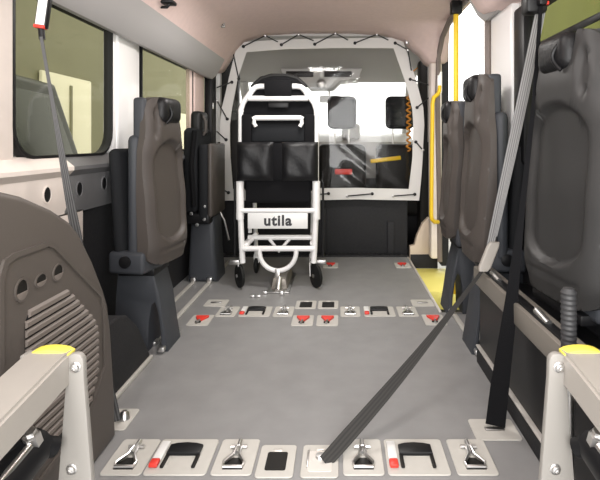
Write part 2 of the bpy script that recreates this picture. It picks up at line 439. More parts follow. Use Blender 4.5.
# ------------------------------------------------------------------ outside
b = MB().box(-9, -4, -.6, 9, 12, -.55); struct('ground', b, 'ground')
b = MB().box(-3.6, -.5, -.55, -3.5, 14, 5.0); struct('wall_outside_left', b, 'hallw')
b = MB().box(3.4, -.5, -.55, 3.5, 9.0, 5.0); struct('wall_outside_right', b, mat('hall_wall_green', (.21, .225, .06), .8, noise=.05, nscale=2))
gate = thing('hall_gate', 'cream panel on the hall wall seen through left window', 'gate', (-3.49, 6.6, -.55))
MB().box(0, -.95, 0, .05, .18, 2.42, .02).build('gate_leaf', 'hallp', gate)
MB().box(.04, -.38, 0.05, .07, -.33, 2.3, .01).build('gate_post', 'hallw', gate)
g2 = thing('hall_gate', 'cream panel on the hall wall seen low through the second left window', 'gate', (-3.49, 9.9, -.55))
MB().box(0, -1.0, 0, .05, 1.6, 2.2, .02).build('gate_leaf', 'hallp', g2)
car = thing('parked_car', 'dark parked vehicle outside the large left window', 'car', (-2.75, 3.05, -.55))
MB().prism([(-1.6, .25), (1.5, .25), (1.6, .5), (1.5, .95), (1.3, 1.12), (.75, 2.02), (-1.2, 2.1), (-1.62, 1.1)], 'x', -.6, .6, .05, 3).build('car_body', 'carp', car)
MB().prism([(1.15, 1.15), (.68, 1.92), (-1.1, 1.98), (-1.4, 1.15)], 'x', .595, .61, .004).build('car_window', 'carg', car)
for yy in (-1.0, 1.0):
    MB().lathe((.5, yy, .32), (1, 0, 0), [(0, 0), (.3, 0), (.32, .03), (.32, .13), (.18, .15), (0, .15)], 24).build('wheel', 'rubber', car)

# ================================================================== BIG THINGS
# wheel arch boxes
wa = thing('wheel_arch_cover', 'charcoal wheel arch cover on floor between brown side panel and left seat', 'wheel arch cover', (0, 0, 0))
MB().prism([(1.60, 0), (2.17, 0), (2.165, .03), (2.04, .20), (1.94, .285), (1.86, .31), (1.60, .31)], 'x', -.985, -.735, .012, 3).build('cover_body', 'char', wa)
MB().box(-.737, 1.62, .0, -.722, 2.17, .02, .004).build('edge_strip', 'plate', wa)
wb = thing('wheel_arch_cover', 'black wheel arch box under the aluminium beam on the right', 'wheel arch cover', (0, 0, 0))
MB().prism([(.775, 0), (.99, 0), (.99, .36), (.775, .36)], 'y', .55, 2.14, .008).build('cover_body', 'black', wb)
MB().box(.762, .55, .0, .777, 2.14, .075, .003).build('kick_strip', 'char', wb)
MB().box(.758, .55, .072, .778, 2.14, .080, .002).build('edge_trim', 'alu', wb)
bm_ = thing('seat_beam', 'beige aluminium beam along the right wheel arch carrying the seats', 'beam', (0, 0, 0))
MB().box(.75, .75, .36, .83, 2.15, .435, .006).build('beam_body', 'beam', bm_)
MB().box(.765, .75, .434, .80, 2.15, .441, .002).build('slot_cover', 'black', bm_)
for yy in (1.9, 1.45, 1.1): MB().cyl((.785, yy, .436), (.785, yy+.09, .446), .013, 12).build('clamp', 'steel', bm_)
# floor rails
def rail(x, y0, y1, label):
    t = thing('floor_rail', label, 'rail', (x, 0, 0), 0, 'seat rails in the floor')
    MB().box(-.014, y0, 0, .014, y1, .010, .003).build('rail_strip', 'plate', t)
    MB().box(-.022, y0-.03, 0, .022, y0+.02, .022, .006).build('end_cap', 'steel', t)
    return t
rail(-.785, 2.33, 3.95, 'bright inner seat rail on the floor beside left seats')
rail(-.90, 2.40, 3.95, 'bright outer seat rail on the floor close to left wall')
rail(.80, 2.18, 2.76, 'seat rail on the floor under the right seats')

# brown side panel at lower left
side = thing('side_panel', 'large brown plastic side panel with ribbed grille at lower left', 'panel', (-.62, 0, 0))
outl = [(.72, .0), (1.60, .0), (1.592, .15), (1.565, .38), (1.545, .47), (1.515, .53), (1.45, .635), (1.375, .735), (1.33, .775), (1.25, .82), (1.13, .87), (1.05, .892), (.80, .905), (.72, .905)]
MB().prism(outl, 'x', -.34, 0, .018, 4).build('panel_body', 'brown', side, angle=55)
# raised inner face: rim loop + inset
inn = [(1.055, .30), (1.055, .69), (1.07, .722), (1.10, .73), (1.215, .73), (1.24, .72), (1.265, .70), (1.485, .51), (1.50, .47), (1.503, .28), (1.45, .22), (1.38, .18), (1.1, .14)]
big = [((p[0]-1.28)*1.06+1.28, (p[1]-.45)*1.045+.45) for p in inn]
MB().ring(big, inn, 'x', -.004, .007).build('panel_rim', 'brown', side)
MB().prism(inn, 'x', -.004, .002, .0015, 1).build('panel_face', 'brown', side)
# dimples
for yy, zz, h in ((1.118, .648, .024), (1.19, .650, .015), (1.262, .650, .020)):
    n = 24
    out = [(yy + .025*math.cos(2*PI*k/n), zz + h*1.2*math.sin(2*PI*k/n)) for k in range(n)]
    i2 = [(yy + .020*math.cos(2*PI*k/n), zz + h*math.sin(2*PI*k/n)) for k in range(n)]
    dm = MB().ring(out, i2, 'x', 0, .0055).build('finger_recess', 'brown', side)
    MB().prism(i2, 'x', .0015, .0028).build('recess_floor', 'cabdk', dm)
    MB().prism([p for p in i2 if p[1] < zz - .001], 'x', .002, .006, .001).build('recess_lip', 'brown2', dm)
# grille: slats in a polygon
gp = [(1.13, .20), (1.13, .565), (1.145, .585), (1.29, .588), (1.315, .575), (1.445, .45), (1.465, .41), (1.465, .28), (1.42, .21), (1.36, .18), (1.15, .18)]
gr = MB().prism(gp, 'x', .001, .0032).build('grille', 'black', side)
def span(z):
    xs = []
    for (a, b) in zip(gp, gp[1:]+gp[:1]):
        if (a[1]-z)*(b[1]-z) < 0: xs.append(a[0] + (b[0]-a[0])*(z-a[1])/(b[1]-a[1]))
    return (min(xs), max(xs)) if len(xs) >= 2 else None
b = MB(); zz = .212
while zz < .60:
    s1 = span(zz+.008)
    if s1 and s1[1]-s1[0] > .02:
        b.prism([(.002, zz), (.0095, zz+.004), (.0095, zz+.0145), (.002, zz+.0195)], 'y', s1[0], s1[1])
    zz += .0225
b.build('grille_slats', 'brown2', gr)

# ------------------------------------------------------------------ lift arms
def lift(x, s, label):
    """s=+1: arm box to the right of the pivot plate"""
    t = thing('lift_arm', label, 'wheelchair lift', (x, 1.0, 0), 0, 'wheelchair lift arms')
    # pivot plate, tapered
    P = [(-.050, .0), (.050, .0), (.045, .16), (.019, .50)] + [(.018*math.cos(a), .535 + .018*math.sin(a)) for a in [PI*k/8 for k in range(9)]] + [(-.019, .50), (-.045, .16)]
    pl = MB().prism(P, 'y', -.008, .008, .003, 2).build('pivot_plate', 'armp', t)
    for zz, xx in ((.525, 0.002), (.31, -.006*1)):
        MB().lathe((xx, -.007, zz), (0, -1, 0), [(0, 0), (.0115, 0), (.0115, .003), (.009, .004), (.008, .008), (.004, .009), (.003, .006), (0, .006)], 20).build('bolt', 'steel', pl)
    # arm box running back toward the viewer
    x0, x1 = (.012, .105) if s > 0 else (-.105, -.012)
    a = MB().loft([[(x0, .02, .482), (x1, .02, .482), (x1, .02, .552), (x0, .02, .552)],
                   [(x0, -.02, .482), (x1, -.02, .482), (x1, -.02, .554), (x0, -.02, .554)],
                   [(x0, -.50, .42), (x1, -.50, .42), (x1, -.50, .485), (x0, -.50, .485)]])
    bmesh.ops.bevel(a.bm, geom=a.bm.edges[:], offset=.006, segments=2, affect='EDGES')
    arm = a.build('arm_tube', 'arm', t)
    MB().prism([(x0+.004, .545)] + [(x0+.004+.085*k/8, .550 + .010*math.sin(PI*k/8)**.6) for k in range(9)] + [(x1-.004, .545)], 'y', -.006, .026, .004).build('end_cap', 'yellow2', t)
    # outer plate behind and lower link plate
    ox = .112*s
    MB().box(min(ox, ox+.01*s), .0, .0, max(ox, ox+.01*s), .03, .545, .003).build('outer_plate', 'armp', t)
    # lower strut + cylinder
    MB().tube([(.02*s, .0, .12), (.045*s, -.06, .24), (.06*s, -.10, .28)], .016, 12).build('link_strut', 'armp', t)
    MB().box(min(.10*s, .108*s), -.16, .08, max(.10*s, .108*s), .0, .44, .003).build('side_plate', 'armp', t)
    cy = MB().cyl((.060*s, -.04, .385), (.075*s, -.42, .31), .038, 22).build('hydraulic_cylinder', 'black', t)
    MB().tube([(.03*s, -.03, .37), (.05*s, -.06, .395), (.085*s, -.10, .40)], .020, 14).build('cylinder_head', 'black', cy)
    MB().lathe((.045*s, -.075, .415), (0, -.4, 1), [(0, -.02), (.016, -.02), (.016, .012), (.011, .014), (.011, .024), (0, .024)], 6).build('fitting', 'steel', cy)
    MB().tube([(.04*s, -.09, .412), (.05*s, -.16, .39), (.075*s, -.30, .35)], .007, 10).build('hydraulic_pipe', 'steel', cy)
    MB().box(-.05 if s > 0 else -.16, -.30, -.04, .16 if s > 0 else .05, .06, .0, .006).build('foot_bracket', 'armp', t)
    return t
lift(-.42, -1, 'grey lift arm with yellow cap in the lower left corner')
lift(.60, 1, 'grey lift arm with yellow cap in the lower right corner')
t = thing('hand_grip', 'upright black ribbed grip behind the right lift arm', 'grip', (.685, 1.12, 0))
MB().cyl((0, 0, 0), (0, 0, .55), .012, 14).build('grip_post', 'steel', t)
MB().lathe((0, 0, .42), (0, 0, 1), [(0, 0)] + [(.0165 + .0016*((k % 2)), .006*k) for k in range(38)] + [(.012, .232), (0, .234)], 20).build('ribbed_sleeve', 'grip', t, angle=20)

# ------------------------------------------------------------------ folding seats (turned to the wall, back to the aisle)
def seat(label, loc, rz, zb, zt, shell, base=True, w=.42, mirror=1, po=.05):
    """local +y faces the wall; shell at -y"""
    t = thing('folding_seat', label, 'seat', loc, rz, 'folding passenger seats')
    H = zt - zb
    hwT = [(0, .185), (.10, .20), (.45, .21), (.66, .205), (.80, .178), (.92, .165), (1, .150)]
    bul = [(0, .03), (.12, .045), (.35, .035), (.6, .018), (.8, .02), (1, .0)]
    def prof(u, v):       # u in -1..1, v in 0..1 -> x, z
        notch = .115*(1 - sstep(.42, .62, abs(u)))
        z = zb + v*(H - notch*1.0)
        if v > .9: z -= (abs(u)**8)*.035*(v-.9)*10
        if v < .1: z += (abs(u)**6)*.035*(.1-v)*10
        vv = (z-zb)/H
        return u*interp(hwT, vv)*w/.42, z, vv
    def backpt(p, q):
        u = -1 + 2*p; x, z, vv = prof(u, q)
        y = -.045 - interp(bul, vv) + .045*abs(u)**5
        # long oval recess with arched top
        cx = abs(u)/.74; lo, hi = .13, .74
        k = 0
        if lo-.05 < vv < hi+.05:
            if vv > hi-.13: rr = math.sqrt(cx*cx + ((vv-(hi-.13))/.13)**2)
            elif vv < lo+.10: rr = math.sqrt(cx*cx + ((vv-(lo+.10))/.10)**2)
            else: rr = cx
            k = 1 - sstep(.86, 1.08, rr)
        y += .028*k
        # handle dents at the shoulders
        e = 1 - sstep(.6, 1.1, math.hypot((abs(u)-.72)/.12, (vv-.84)/.10)); y += .014*e
        # small crease near bottom
        y += .006*(1-sstep(.008, .016, abs(vv-.085)))*(abs(u) < .75)
        return x, y, z
    b = MB(); b.grid(backpt, 48, 84)
    # side walls of the shell
    def rim(u, v):
        p = Vector(backpt((u+1)/2, v)); q = p.copy(); q.y = .01; return p, q
    loop = [(-1, v/40) for v in range(41)] + [(-1+k/20, 1) for k in range(1, 40)] + [(1, 1-v/40) for v in range(41)] + [(1-k/20, 0) for k in range(1, 40)]
    A = []; B_ = []
    for u, v in loop:
        p, q = rim(u, v); A.append(b.bm.verts.new(p)); B_.append(b.bm.verts.new(q))
    n = len(loop)
    for i in range(n): b.bm.faces.new((A[i], A[(i+1) % n], B_[(i+1) % n], B_[i]))
    b.bm.faces.new(B_)
    bmesh.ops.remove_doubles(b.bm, verts=b.bm.verts[:], dist=.0008)
    sh = b.build('back_shell', shell, t, angle=50)
    # small embossed mark
    mk = MB(); mx = .05*mirror
    mk.box(mx-.013, -.061, zb+H*.775, mx+.013, -.052, zb+H*.775+.004); mk.box(mx-.013, -.061, zb+H*.75, mx-.009, -.052, zb+H*.775)
    mk.build('embossed_mark', 'cabdk', sh)
    # backrest cushion (wall side)
    MB().box(-w/2*.94, .008, zb+.02, w/2*.94, .07, zt-.18, .03, 3).build('backrest_cushion', 'seatside', t)
    for sx in (-1, 1):
        MB().box(sx*.135-.018, -.01, zt-.27, sx*.135+.018, .05, zt-.006, .016, 3).build('shoulder_frame', 'seatside', t)
    # headrest in the notch
    MB().box(-.092, -.080, zt-.125, .092, .06, zt+.002, .036, 4).build('headrest', 'leather', t)
    hd = []
    for k in range(13):
        a = PI*k/12; hd.append((mirror*(.055 - .020*math.sin(a)) , -.068 - .018*math.sin(a), zt - .03 - .095*k/12))
    MB().tube(hd, .007, 8).build('grab_handle', 'black', t)
    # folded cushion against the wall side
    MB().box(-.18, .078, zb+.05, .18, .135, zb+.55, .028, 4, mx=Matrix.Translation((0, .1, zb+.05)) @ Matrix.Rotation(-.06, 4, 'X') @ Matrix.Translation((0, -.1, -zb-.05))).build('seat_cushion', 'seatdark', t)
    MB().box(-.06, .130, zb+.08, .06, .142, zb+.35, .005).build('cushion_pan', 'black', t)
    # armrest hinge block and belts
    blk = MB().box(-.19, -.03, zb-.03, .19, .15, zb+.075, .018, 3).build('hinge_block', 'seatside', t)
    for sx in (-1, 1):
        MB().lathe((sx*.19, .06, zb+.03), (sx, 0, 0), [(0, 0), (.028, 0), (.028, .008), (.012, .012), (0, .012)], 16).build('recliner_knob', 'black', blk)
    bx = -.226*mirror
    path = [(bx, .04, zt-.16), (bx-.012*mirror, .03, zb+.5), (bx-.01*mirror, .05, zb+.25), (bx, .07, zb+.06)]
    bl = MB().band(path, (0, 1, 0), .045).build('seat_belt', 'webd', t)
    MB().box(bx-.012, .045, zb+.04, bx+.012, .085, zb+.13, .005).build('buckle', 'black', bl)
    MB().box(bx-.004, .0, zt-.33, bx+.006, .012, zt-.30, .002).build('release_tab', 'red', t)
    if base:
        # pedestal with arch cut on the aisle side; it stays square to the floor rails
        sg = 1 if rz > 0 else -1; q = sg*PI/2 - rz
        arch = [(-.095, .0), (-.088, .10), (-.076, .19), (-.062, .235), (-.045, .22), (-.034, .15), (-.030, .06), (-.030, 0)]
        P = [(.135, 0), (.125, .25), (.115, zb-.05), (-.055, zb-.05), (-.085, .26), (-.108, .10), (-.125, 0)] + arch
        P = [(p[0]+po, p[1]) for p in P]
        pd = MB().prism(P, 'x', -.09, .09, .004, 2).build('pedestal', 'seatside', t, angle=50); pd.rotation_euler.z = q
        MB().box(-.10, -.065+po, zb-.058, .10, .11+po, zb-.02, .008).build('swivel_plate', 'black', t).rotation_euler.z = q
        for sx in (-1, 1):
            for yy in (-.10+po, .12+po):
                MB().box(sx*.098-.022, yy-.016, .008, sx*.098+.022, yy+.016, .032, .006).build('rail_foot', 'steel', pd)
    else:
        MB().box(-.15, -.06, zb-.045, .15, .10, zb-.01, .008).build('swivel_plate', 'black', t)
    return t
R90 = PI/2
seat('taupe folding seat with grey pedestal, nearest on the left', (-.755, 2.33, 0), R90-.15, .42, 1.215, 'shell', True, .37, -1)
seat('grey folding seat on the beam, nearest and largest on the right', (.925, 1.60, 0), -R90+.10, .475, 1.36, 'shellg', False, .46, 1)
seat('taupe folding seat behind the diagonal strap, middle of right row', (.835, 2.30, 0), -R90-.03, .44, 1.32, 'shell', True, .42, 1)
seat('taupe folding seat beside the yellow rail, farthest on the right', (.835, 2.82, 0), -R90-.06, .44, 1.24, 'shell', True, .38, 1)
# far left seat: cushion folded up toward the aisle
t = thing('folding_seat', 'dark seat with upturned brown cushion, farthest on the left', 'seat', (-.84, 3.48, 0), 0, 'folding passenger seats')
MB().prism([(-.11, 0), (.105, 0), (.085, .22), (.075, .46), (-.085, .46), (-.10, .25)], 'y', -.13, .13, .03, 4).build('pedestal', 'seatside', t, angle=50)
for xx in (-.06, .055):
    MB().box(xx-.018, -.16, .008, xx+.018, -.12, .04, .006).build('rail_foot', 'steel', t)
MB().box(-.12, -.20, .50, -.02, .20, 1.10, .035, 4).build('backrest', 'seatdark', t)
MB().box(-.10, -.10, 1.02, -.02, .10, 1.225, .03, 4).build('headrest', 'leather', t)
MB().tube([(-.02, -.05, 1.19), (.0, -.05, 1.15), (0, -.05, 1.08), (-.02, -.05, 1.05)], .012, 8).build('grab_handle', 'shell', t)
MB().box(-.015, -.20, .44, .055, .20, .985, .03, 4).build('seat_cushion', 'seatdark', t)
MB().box(.05, -.19, .47, .085, .19, .99, .016, 3).build('cushion_shell', 'shell', t)
MB().box(-.11, -.19, .42, .07, .19, .50, .02, 3).build('hinge_block', 'black', t)
MB().tube([(-.03, -.215, 1.08), (-.05, -.225, .85), (-.03, -.23, .55)], .018, 8).build('seat_belt', 'blackf', t)
for xx, zz in ((-.06, .50), (.03, .46), (-.02, .42), (.03, .55)):
    MB().lathe((xx, -.19, zz), (0, -1, 0), [(0, 0), (.012, 0), (.012, .008), (0, .010)], 12).build('bolt', 'steel', t)
MB().tube([(.06, .1, .48), (.10, .1, .40), (.13, .12, .25)], .008, 8).build('release_lever', 'dsteel', t)

# ------------------------------------------------------------------ partition curtain
YP = 4.10
pc = thing('partition_curtain', 'clear plastic partition curtain with white border tied behind the cab', 'curtain', (0, YP, 0))
OUT = [(-.75, 1.87), (-.30, 1.895), (.25, 1.905), (.68, 1.91), (.80, 1.55), (.865, 1.30), (.875, 1.15), (.86, .85), (.83, .49), (.30, .50), (-.30, .49), (-.88, .49), (-.90, .85), (-.905, 1.15), (-.89, 1.30), (-.83, 1.55)]
INN = [(-.675, 1.785), (-.29, 1.81), (.245, 1.82), (.605, 1.815), (.705, 1.535), (.77, 1.29), (.78, 1.15), (.77, .86), (.74, .59), (.29, .60), (-.29, .595), (-.795, .59), (-.815, .86), (-.82, 1.15), (-.805, 1.29), (-.755, 1.535)]
def subd(P, n=4):
    R = []
    for (a, c) in zip(P, P[1:]+P[:1]):
        for k in range(n): R.append((a[0]+(c[0]-a[0])*k/n, a[1]+(c[1]-a[1])*k/n))
    return R
fr = MB().ring(subd(OUT), subd(INN), 'y', -.006, .006)
for v in fr.bm.verts: v.co.y += .006*math.sin(v.co.x*13+v.co.z*9)
fr.build('border_strip', 'frame', pc)
sh = MB()
def wav(x, z): return .004*math.sin(4*x+3*z) + .003*math.sin(7*z-3*x) + .02*math.exp(-((x*.9+z-.95)/.05)**2)*(x > .2) + .014*math.exp(-((x*.8+z-1.1)/.04)**2)*(x > .1) + .012*math.exp(-((x-z*.9+1.2)/.06)**2)
rowsP = []
zs = [.57 + i*(1.81-.57)/44 for i in range(45)]
def xr(z):
    xs = [a[0]+(c[0]-a[0])*(z-a[1])/(c[1]-a[1]) for a, c in zip(OUT, OUT[1:]+OUT[:1]) if (a[1]-z)*(c[1]-z) < 0]
    return min(xs)+.05, max(xs)-.05
for z in zs:
    a, c = xr(z); rowsP.append([sh.bm.verts.new((a+(c-a)*k/44, .008 + wav(a+(c-a)*k/44, z), z)) for k in range(45)])
for P, Q in zip(rowsP, rowsP[1:]):
    for k in range(44): sh.bm.faces.new((P[k], P[k+1], Q[k+1], Q[k]))
sh.build('clear_sheet', 'sheet', pc, angle=180)
# bungee cords: zigzag from eyelets to hooks on roof and posts
def cordv(a, h, c=None, nm='bungee_cord'):
    pts = [(a[0], -.02, a[1]), (h[0], -.015, h[1])] + ([(c[0], -.02, c[1])] if c else [])
    k = MB().tube(pts, .0055, 6).build(nm, 'cord', pc)
    MB().lathe((a[0], -.008, a[1]), (0, -1, 0), [(0, 0), (.014, 0), (.014, .01), (0, .014)], 10).build('eyelet', 'black', k)
    MB().lathe((h[0], -.02, h[1]), (0, -1, 0), [(0, 0), (.011, 0), (.011, .012), (0, .015)], 8).build('hook', 'dsteel', k)
cordv((-.70, 1.83), (-.51, 1.925), (-.40, 1.87)); cordv((-.37, 1.845), (-.22, 1.935), (-.09, 1.88))
cordv((-.08, 1.85), (.10, 1.945), (.21, 1.885)); cordv((.27, 1.86), (.46, 1.935), (.56, 1.885))
cordv((.62, 1.86), (.73, 1.80), (.76, 1.62)); cordv((.75, 1.545), (.93, 1.49)); cordv((.81, 1.30), (.93, 1.40))
cordv((-.74, 1.55), (-.79, 1.78)); cordv((-.80, 1.52), (-.94, 1.47)); cordv((-.84, 1.20), (-.93, 1.36)); cordv((-.85, 1.02), (-.94, 1.10))
cordv((.80, 1.0), (.86, .93)); cordv((-.83, .56), (-.9, .60)); cordv((-.40, .555), (-.62, .54)); cordv((.04, .552), (-.14, .535)); cordv((.42, .55), (.20, .53)); cordv((.79, .545), (.60, .53))
# print on the top border: faint reflective letters
def text(body, size, loc, rot, m, parent, name, ext=.0008, bold=0):
    cu = bpy.data.curves.new(name, 'FONT'); cu.body = body; cu.size = size; cu.align_x = 'CENTER'; cu.align_y = 'CENTER'
    cu.extrude = ext; cu.offset = bold; cu.space_character = 1.12
    tmp = bpy.data.objects.new('tmp', cu); COL.objects.link(tmp)
    bpy.context.view_layer.update()
    dg = bpy.context.evaluated_depsgraph_get()
    me = bpy.data.meshes.new_from_object(tmp.evaluated_get(dg)); bpy.data.objects.remove(tmp)
    o = bpy.data.objects.new(name, me); COL.objects.link(o); me.materials.clear(); me.materials.append(M[m])
    o.location = loc; o.rotation_euler = rot; o.parent = parent
    return o

# ------------------------------------------------------------------ yellow hand rails
t = thing('grab_pole', 'upright yellow grab pole at the rear of side door', 'grab pole', (.905, 3.10, 0))
MB().cyl((0, 0, 0.0), (0, 0, 1.86), .0175, 16).build('pole', 'yellow', t)
MB().box(-.035, -.03, 1.84, .035, .03, 1.93, .008).build('top_bracket', 'black', t)
t = thing('grab_rail', 'yellow curved grab rail beside the curtain at the step', 'grab rail', (.888, 3.80, 0))
pts = [(.07, .06, 1.46), (.065, .05, 1.42), (.05, .03, 1.39), (.01, 0, 1.36), (0, 0, 1.31), (-.005, 0, .9), (-.01, 0, .42), (-.005, 0, .375), (.02, .02, .35), (.06, .08, .34)]
MB().tube(pts, .0165, 14).build('rail', 'yellow', t)
MB().box(.05, .05, 1.40, .09, .14, 1.58, .008).build('wall_bracket', 'white', t)

# ------------------------------------------------------------------ the transport chair
ch = thing('transport_chair', 'white tubular transport chair with black pads parked on the floor lock', 'wheelchair', (-.285, 3.25, 0))
hw = .262; r = .0175
def w(pts, name, rr=r, m='chairw', n=12, parent=ch): return MB().tube(pts, rr, n).build(name, m, parent)
# main side tubes with arched top
arch = [(-hw, 0, 1.20), (-hw, 0, 1.22), (-.245, 0, 1.27), (-.175, 0, 1.365), (-.155, 0, 1.38), (-.125, 0, 1.385), (.125, 0, 1.385), (.155, 0, 1.38), (.175, 0, 1.365), (.245, 0, 1.27), (hw, 0, 1.22), (hw, 0, 1.20)]
w(arch, 'head_arch', .019)
for sx in (-1, 1):
    w([(sx*hw, 0, 1.21), (sx*hw, 0, .66)], 'back_tube')
    w([(sx*hw, -.02, .73), (sx*hw, -.02, .47)], 'joint_sleeve', .027)
    w([(sx*(hw-.003), -.02, .50), (sx*(hw-.012), -.02, .28), (sx*(hw-.018), -.02, .17)], 'front_leg', .020)
    w([(sx*(hw-.04), .30, .62), (sx*(hw-.05), .33, .12)], 'rear_leg', .016)
    w([(sx*(hw-.03), .0, .30), (sx*(hw-.05), .34, .30)], 'side_bar', .015)
    w([(sx*(hw+.045), .02, .72), (sx*(hw+.045), .02, .20)], 'support_rod', .008, 'black')
    # front casters
    cs = MB().prism([(-.05, .17), (.03, .17), (.045, .12), (.02, .07), (.0, .07), (-.02, .12)], 'x', sx*(hw-.018)-.030, sx*(hw-.018)-.022, .002).build('caster_fork', 'chairw', ch)
    MB().lathe((sx*(hw-.0)-.018, -.03, .081), (1, .6, 0), [(0, 0), (.03, 0), (.035, .004), (.060, .004), (.079, .008), (.080, .018), (.077, .028), (.060, .032), (.035, .032), (.03, .036), (0, .036)], 28).build('caster_wheel', 'rubber', cs)
    MB().lathe((sx*(hw-.0)-.024, -.03, .081), (1, .6, 0), [(0, 0), (.012, 0), (.012, .05), (0, .05)], 14).build('axle', 'steel', cs)
    c2 = MB().box(sx*(hw-.05)-.02, .32, .08, sx*(hw-.05)+.02, .35, .15, .004).build('rear_caster_fork', 'chairw', ch)
    MB().lathe((sx*(hw-.05)-.015, .34, .062), (1, 0, 0), [(0, 0), (.045, 0), (.060, .006), (.062, .015), (.060, .024), (.045, .03), (0, .03)], 24).build('rear_wheel', 'rubber', c2)
    MB().box(sx*.30-.045, -.01, .15, sx*.30+.03, .02, .185, .006).build('brake_lever', 'dsteel', ch)
w([(-.205, -.012, 1.30), (.205, -.012, 1.30)], 'head_bar', .019)
w([(-.17, -.03, 1.155), (-.155, -.03, 1.165), (.155, -.03, 1.165), (.17, -.03, 1.155)], 'shoulder_bar', .018)
for sx in (-1, 1):
    w([(sx*.16, -.03, 1.16), (sx*.165, -.03, 1.13), (sx*.15, -.03, 1.105)], 'shoulder_hook', .014)
# black head panel and arch pad
hp = [(-.255, 1.17), (-.24, 1.25), (-.205, 1.33), (-.17, 1.39), (-.12, 1.435), (-.05, 1.455), (.05, 1.455), (.12, 1.435), (.17, 1.39), (.205, 1.33), (.24, 1.25), (.255, 1.17)]
MB().prism(hp, 'y', .015, .045, .012, 3).build('head_panel', 'blackf', ch)
w([(-.19, .03, 1.38)] + [(x*1.04, .03, z+.008) for x, z in hp[3:9]] + [(.19, .03, 1.38)], 'arch_pad', .015, 'rubber')
MB().box(-.095, -.035, 1.315, .095, .012, 1.425, .01).build('head_strap', 'blackf', ch)
MB().box(-.07, -.01, 1.235, .07, .012, 1.275, .006).build('logo_patch', 'black', ch)
# back fabric
MB().box(-.235, .0, .66, .235, .035, 1.17, .012).build('back_panel', 'blackf', ch)
MB().box(-.23, -.01, 1.00, .23, .02, 1.13, .02).build('upper_back_panel', 'seatdark', ch)
for sx in (-1, 1):
    MB().box(sx*.215-.035, -.035, .90, sx*.215+.035, .012, 1.19, .012).build('side_strap', 'blackf', ch)
# two leather pads
def pad(x0, x1):
    def fn(p, q):
        x = x0+(x1-x0)*p; z = .735 + .265*q
        e = (1-abs(2*p-1)**6)*(1-abs(2*q-1)**8)
        return x, -.045 - .030*e - .006*math.sin(9*p+3*q)*e*math.sin(5*q), z
    b = MB().grid(fn, 20, 20); b.grid(lambda p, q: (x0+(x1-x0)*p, -.02, .735+.265*q), 1, 1)
    b.box(x0+.002, -.046, .737, x1-.002, -.02, .998, .004)
    return b.build('chest_pad', 'leather', ch)
pad(-.275, -.03); pad(.03, .275)
MB().box(-.04, -.045, .737, .04, -.015, .99, .008).build('pad_joint', 'blackf', ch)
MB().box(-.225, -.03, .58, .225, .01, .80, .02, 3).build('seat_panel', 'blackf', ch)
# lower frame
w([(-.25, -.03, .53), (.25, -.03, .53)], 'upper_cross_bar', .017)
sg = MB().box(-.205, -.045, .408, .205, -.035, .515, .004).build('name_plate', 'signw', ch)
text('utila', .098, (0, -.046, .462), (PI/2, 0, 0), 'ink', sg, 'lettering', .001, .0036)
w([(-.22, .05, .33), (.24, .05, .33)], 'middle_cross_bar', .018)
w([(-.24, -.03, .27), (.25, -.03, .27)], 'lower_cross_bar', .019)
w([(-.22, .12, .35), (-.22, .12, .50)], 'short_post', .014); w([(-.23, -.02, .28), (-.17, .08, .345)], 'side_link', .018)
U = [(-.125, -.035, .265)] + [(-.125*math.cos(PI*k/16), -.035 + .0*k, .245 - .125*math.sin(PI*k/16)) for k in range(17)] + [(.125, -.035, .265)]
w(U, 'foot_loop', .0165)
w([(-.08, .05, .33), (0, .02, .24), (.08, .05, .33)], 'inner_brace', .013)
MB().box(-.018, -.055, .06, .018, -.025, .135, .006).build('latch_pin', 'steel', ch)
# docking lock
t = thing('docking_lock', 'metal docking lock on the floor under the white chair', 'lock', (-.27, 3.21, 0))
MB().box(-.075, -.11, 0, .075, .35, .010, .003).build('base_plate', 'dsteel', t)
MB().prism([(-.055, .008), (.055, .008), (.042, .075), (-.042, .075)], 'y', -.04, .32, .006).build('housing', 'beam', t)
MB().cyl((0, -.10, .015), (0, -.02, .075), .02, 16).build('lock_bolt', 'steel', t)
MB().box(-.10, -.13, .0, -.07, -.10, .02, .004).build('screw', 'steel', t)
MB().box(.015, -.16, .0, .045, -.12, .03, .006).build('release_pin', 'steel', t)
b = MB()
tag(b.box(-.44, 3.02, 0, -.41, 3.04, .014, .004).box(-.405, 3.02, 0, -.37, 3.04, .014, .004).build('floor_stud', 'steel'), 'small steel stud pair in the floor before the docking lock', 'stud')

# ------------------------------------------------------------------ floor fittings
GRP = 'floor anchor plates'
def base_plate(t, w_, d_, r_=.012):
    MB().prism(rrect(-w_/2, -d_/2, w_/2, d_/2, r_), 'z', 0, .005, .0015, 1).build('plate', 'plate', t)
def dished(t, pts, name='recess'):
    return MB().prism(pts, 'z', .004, .0062).build(name, 'cabdk', t)
def hook_plate(w_=.125, d_=.17, loc=(0, 0, 0), label=''):
    t = thing('anchor_hook', label, 'floor anchor', loc, 0, GRP)
    base_plate(t, w_, d_)
    rc = dished(t, [(-.030, -.062), (.030, -.062), (.032, -.042), (.010, -.01), (-.010, -.01), (-.032, -.042)])
    MB().tube([(-.028, -.056, .010), (.028, -.056, .010), (.031, -.040, .012), (.010, -.006, .014), (.006, .03, .016), (-.006, .03, .016), (-.010, -.006, .014), (-.031, -.040, .012)], .0052, 8, True).build('hook', 'steel', t)
    MB().cyl((0, .0, .014), (0, .062, .014), .0065, 12).build('hook_stem', 'steel', t)
    MB().cyl((-.026, .036, .011), (.026, .036, .011), .0055, 10).build('cross_pin', 'steel', t)
    return t
